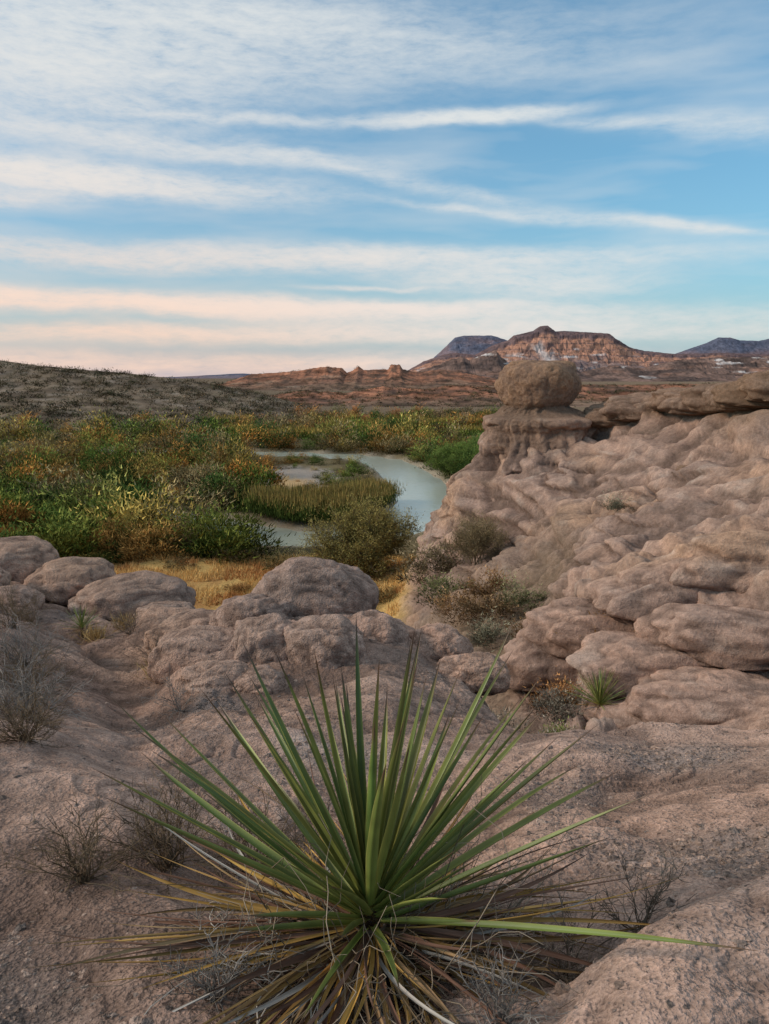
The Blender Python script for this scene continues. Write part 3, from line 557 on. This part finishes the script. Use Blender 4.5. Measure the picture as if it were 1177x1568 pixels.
for (x_, y_) in [(-3.15,9.3),(-2.0,6.8),(-3.4,9.0)]:
    n = 200; c = np.stack([x_+r.normal(size=n)*.06, y_+r.normal(size=n)*.06, np.full(n, ground_z(x_, y_))], 1); V, F = leaves(c, r.normal(size=(n, 3))*.5+[0,0,.9], r.uniform(.1, .26, n), .004, r); a.add(V, F, np.repeat(np.array((.55,.38,.17))*r.uniform(.5, 1.2, (n, 1)), 4, 0))
a.build("grass_tuft", DRY)
# ------------------------------------------------------------------ loose stones
V1, F1 = ICO1; a = Acc(); ii = np.where((rad > 1.25) & (rad < 12))[0]; jj = np.where(np.abs(th) < .55)[0]; cnt = 0
for k in range(60000):
    i = int(ii[int(r.uniform()*len(ii))]); j = int(jj[int(r.uniform()*len(jj))])
    if r.uniform() > .03+grav[i, j]*1.0: continue
    dd = rad[i]; s = dd*.0015+min(.02, r.pareto(2.8)*.004+.002)
    v = V1*(1+.28*r.normal(size=(len(V1), 1)))*np.array([1, r.uniform(.6, 1), r.uniform(.25, .5)])*s
    an = r.uniform(0, 6.28); c, q = math.cos(an), math.sin(an); v = np.stack([v[:, 0]*c-v[:, 1]*q, v[:, 0]*q+v[:, 1]*c, v[:, 2]], 1)
    a.add(v+P[i, j], F1, mixc((.44,.30,.23), (.2,.16,.14), r.uniform())*r.uniform(.7, 1.3)); cnt += 1
    if cnt > 8000: break
a.build("gravel", ROCK, False)
# ------------------------------------------------------------------ sky
w = bpy.data.worlds.new("World"); scene.world = w; w.use_nodes = True; nt = w.node_tree; nt.nodes.clear(); L = nt.links.new
w.cycles.sampling_method = 'MANUAL'; w.cycles.sample_map_resolution = 256
SUN_AZ = math.radians(-100); SUN_EL = math.radians(28)
def M(op, *a, clamp=False):
    n = nt.nodes.new('ShaderNodeMath'); n.operation = op; n.use_clamp = clamp
    for i, q in enumerate(a):
        if isinstance(q, (int, float)): n.inputs[i].default_value = q
        else: L(q, n.inputs[i])
    return n.outputs[0]
sky = nt.nodes.new('ShaderNodeTexSky'); sky.sky_type = 'NISHITA'; sky.sun_disc = False; sky.sun_elevation = SUN_EL; sky.sun_rotation = SUN_AZ
sky.air_density = 1.0; sky.dust_density = .6; sky.ozone_density = 2.0
tc = nt.nodes.new('ShaderNodeTexCoord'); sx = nt.nodes.new('ShaderNodeSeparateXYZ'); L(tc.outputs['Generated'], sx.inputs[0])
az0 = M('ARCTAN2', sx.outputs[0], sx.outputs[1]); el0 = M('ARCSINE', sx.outputs[2])
def vec(a_, b_, c_):
    n = nt.nodes.new('ShaderNodeCombineXYZ')
    for i, q in enumerate((a_, b_, c_)):
        if isinstance(q, (int, float)): n.inputs[i].default_value = q
        else: L(q, n.inputs[i])
    return n.outputs[0]
def noise(v, sc, det, ro=.55, dist=0):
    n = nt.nodes.new('ShaderNodeTexNoise'); n.inputs['Scale'].default_value = sc; n.inputs['Detail'].default_value = det; n.inputs['Roughness'].default_value = ro
    n.inputs['Distortion'].default_value = dist; L(v, n.inputs['Vector']); return n.outputs['Fac']
def dot(v, c):
    n = nt.nodes.new('ShaderNodeVectorMath'); n.operation = 'DOT_PRODUCT'; L(v, n.inputs[0]); n.inputs[1].default_value = c; return n.outputs['Value']
wv = noise(vec(M('MULTIPLY', az0, 8), M('MULTIPLY', el0, 14), 0.0), 1, 3)
el = M('ADD', el0, M('MULTIPLY', M('SUBTRACT', wv, .5), .022))
wisp = noise(vec(M('MULTIPLY', az0, 4), M('MULTIPLY', el, 26), 1.0), 1, 3, .5)
wispf = noise(vec(M('MULTIPLY', az0, 30), M('MULTIPLY', el, 110), 5.0), 1, 4, .68)
ae = vec(az0, el, 1.0)
streaks = [(.101,.290,.085,.0065,.03,2.8),(-.14,.286,.19,.005,.0,.8),(.255,.276,.06,.005,-.08,.5),(.38,.262,.09,.014,-.1,.5),
 (-.42,.33,.28,.075,.05,1.2),(-.12,.372,.34,.04,-.05,.7),(-.34,.214,.20,.014,-.02,2.1),(-.45,.185,.09,.010,.1,.8),(-.22,.252,.22,.011,-.05,.6),(.03,.222,.2,.008,-.2,.5),
 (.33,.168,.08,.005,-.14,1.1),(.13,.188,.12,.005,-.13,.7),(-.2,.135,.42,.014,.0,1.0),(.17,.11,.12,.016,-.02,1.1),(.08,.142,.22,.009,-.03,.6),
 (-.25,.083,.38,.010,-.02,2.6),(.02,.082,.14,.005,0,1.7),(-.2,.05,.6,.010,0,.9),(-.15,.015,.7,.012,0,.9),(.3,.06,.3,.018,0,.6),(-.02,.104,.06,.0025,0,1.0)]
tot = None
for (a0, e0, wa, we, sl, I) in streaks:
    x1 = dot(ae, (1/wa, 0, -a0/wa)); y1 = dot(ae, (-sl/we, 1/we, (sl*a0-e0)/we))
    g = M('EXPONENT', M('MULTIPLY', M('MULTIPLY_ADD', x1, x1, M('MULTIPLY', y1, y1)), -1.0))
    tot = M('MULTIPLY', g, I) if tot is None else M('MULTIPLY_ADD', g, I, tot)
mod = M('MULTIPLY', M('ADD', .35, M('MULTIPLY', wisp, 1.3)), M('MAXIMUM', M('ADD', -.25, M('MULTIPLY', wispf, 2.5)), .1))
extra = M('MULTIPLY', M('MAXIMUM', M('SUBTRACT', wisp, .45), 0.0), 1.2)
overhead_fill = nt.nodes.new('ShaderNodeMapRange'); L(el0, overhead_fill.inputs[0]); overhead_fill.inputs[1].default_value = .5; overhead_fill.inputs[2].default_value = 1.0  # extra cloud high out of view, added to raise the ambient light
cl = M('ADD', M('ADD', M('MULTIPLY', tot, mod), extra), M('MULTIPLY', overhead_fill.outputs[0], .9)); cl = M('ADD', cl, .06); cl = M('SUBTRACT', 1.0, M('EXPONENT', M('MULTIPLY', cl, -1.1)))
low = M('EXPONENT', M('MULTIPLY', M('MAXIMUM', el0, 0.0), -8.0))
left = nt.nodes.new('ShaderNodeMapRange'); L(az0, left.inputs[0]); left.inputs[1].default_value = .3; left.inputs[2].default_value = -.45; left.interpolation_type = 'SMOOTHSTEP'
warm = M('MULTIPLY', low, M('ADD', .45, M('MULTIPLY', left.outputs[0], 1.2)), clamp=True)
def mixrgb(f_, c1, c2, mode='MIX'):
    n = nt.nodes.new('ShaderNodeMix'); n.data_type = 'RGBA'; n.blend_type = mode
    for i, q in zip((0, 6, 7), (f_, c1, c2)):
        if isinstance(q, (int, float)): n.inputs[i].default_value = q
        elif isinstance(q, tuple): n.inputs[i].default_value = (*q, 1)
        else: L(q, n.inputs[i])
    return n.outputs[2]
cc = mixrgb(warm, (.76,.80,.80), (1.0,.72,.57))
bg1 = nt.nodes.new('ShaderNodeBackground'); L(mixrgb(1.0, sky.outputs[0], (.42,1.02,1.14), 'MULTIPLY'), bg1.inputs[0]); bg1.inputs[1].default_value = .13
bgh = nt.nodes.new('ShaderNodeBackground'); L(mixrgb(left.outputs[0], (.40,.46,.54), (.54,.46,.50)), bgh.inputs[0]); bgh.inputs[1].default_value = 1
msh = nt.nodes.new('ShaderNodeMixShader'); L(M('MULTIPLY', M('EXPONENT', M('MULTIPLY', M('MAXIMUM', el0, 0.0), -7.5)), .95), msh.inputs[0]); L(bg1.outputs[0], msh.inputs[1]); L(bgh.outputs[0], msh.inputs[2])
bg2 = nt.nodes.new('ShaderNodeBackground'); L(cc, bg2.inputs[0]); bg2.inputs[1].default_value = 1.0
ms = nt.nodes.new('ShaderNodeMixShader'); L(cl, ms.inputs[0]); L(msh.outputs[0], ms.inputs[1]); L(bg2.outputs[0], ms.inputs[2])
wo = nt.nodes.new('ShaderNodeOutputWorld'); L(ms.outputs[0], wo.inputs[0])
# ------------------------------------------------------------------ sun
from mathutils import Vector
sd = bpy.data.lights.new("sun", 'SUN'); sd.energy = 2.3; sd.angle = math.radians(12); sd.color = (1, .83, .67)
so = bpy.data.objects.new("sun", sd); scene.collection.objects.link(so)
S = Vector((math.sin(SUN_AZ)*math.cos(SUN_EL), math.cos(SUN_AZ)*math.cos(SUN_EL), math.sin(SUN_EL)))
so.rotation_euler = S.to_track_quat('Z', 'Y').to_euler(); so.location = (-20, -5, 20)
# ------------------------------------------------------------------ camera
cd = bpy.data.cameras.new("camera"); co = bpy.data.objects.new("camera", cd); scene.collection.objects.link(co); scene.camera = co
cd.sensor_fit = 'VERTICAL'; cd.sensor_height = 36; cd.lens = 28; cd.clip_start = .05; cd.clip_end = 20000
co.location = (0, 0, 0); co.rotation_euler = (math.radians(90-9.7), 0, 0)
scene.view_settings.view_transform = 'Standard'; scene.view_settings.look = 'None'; scene.view_settings.exposure = 0
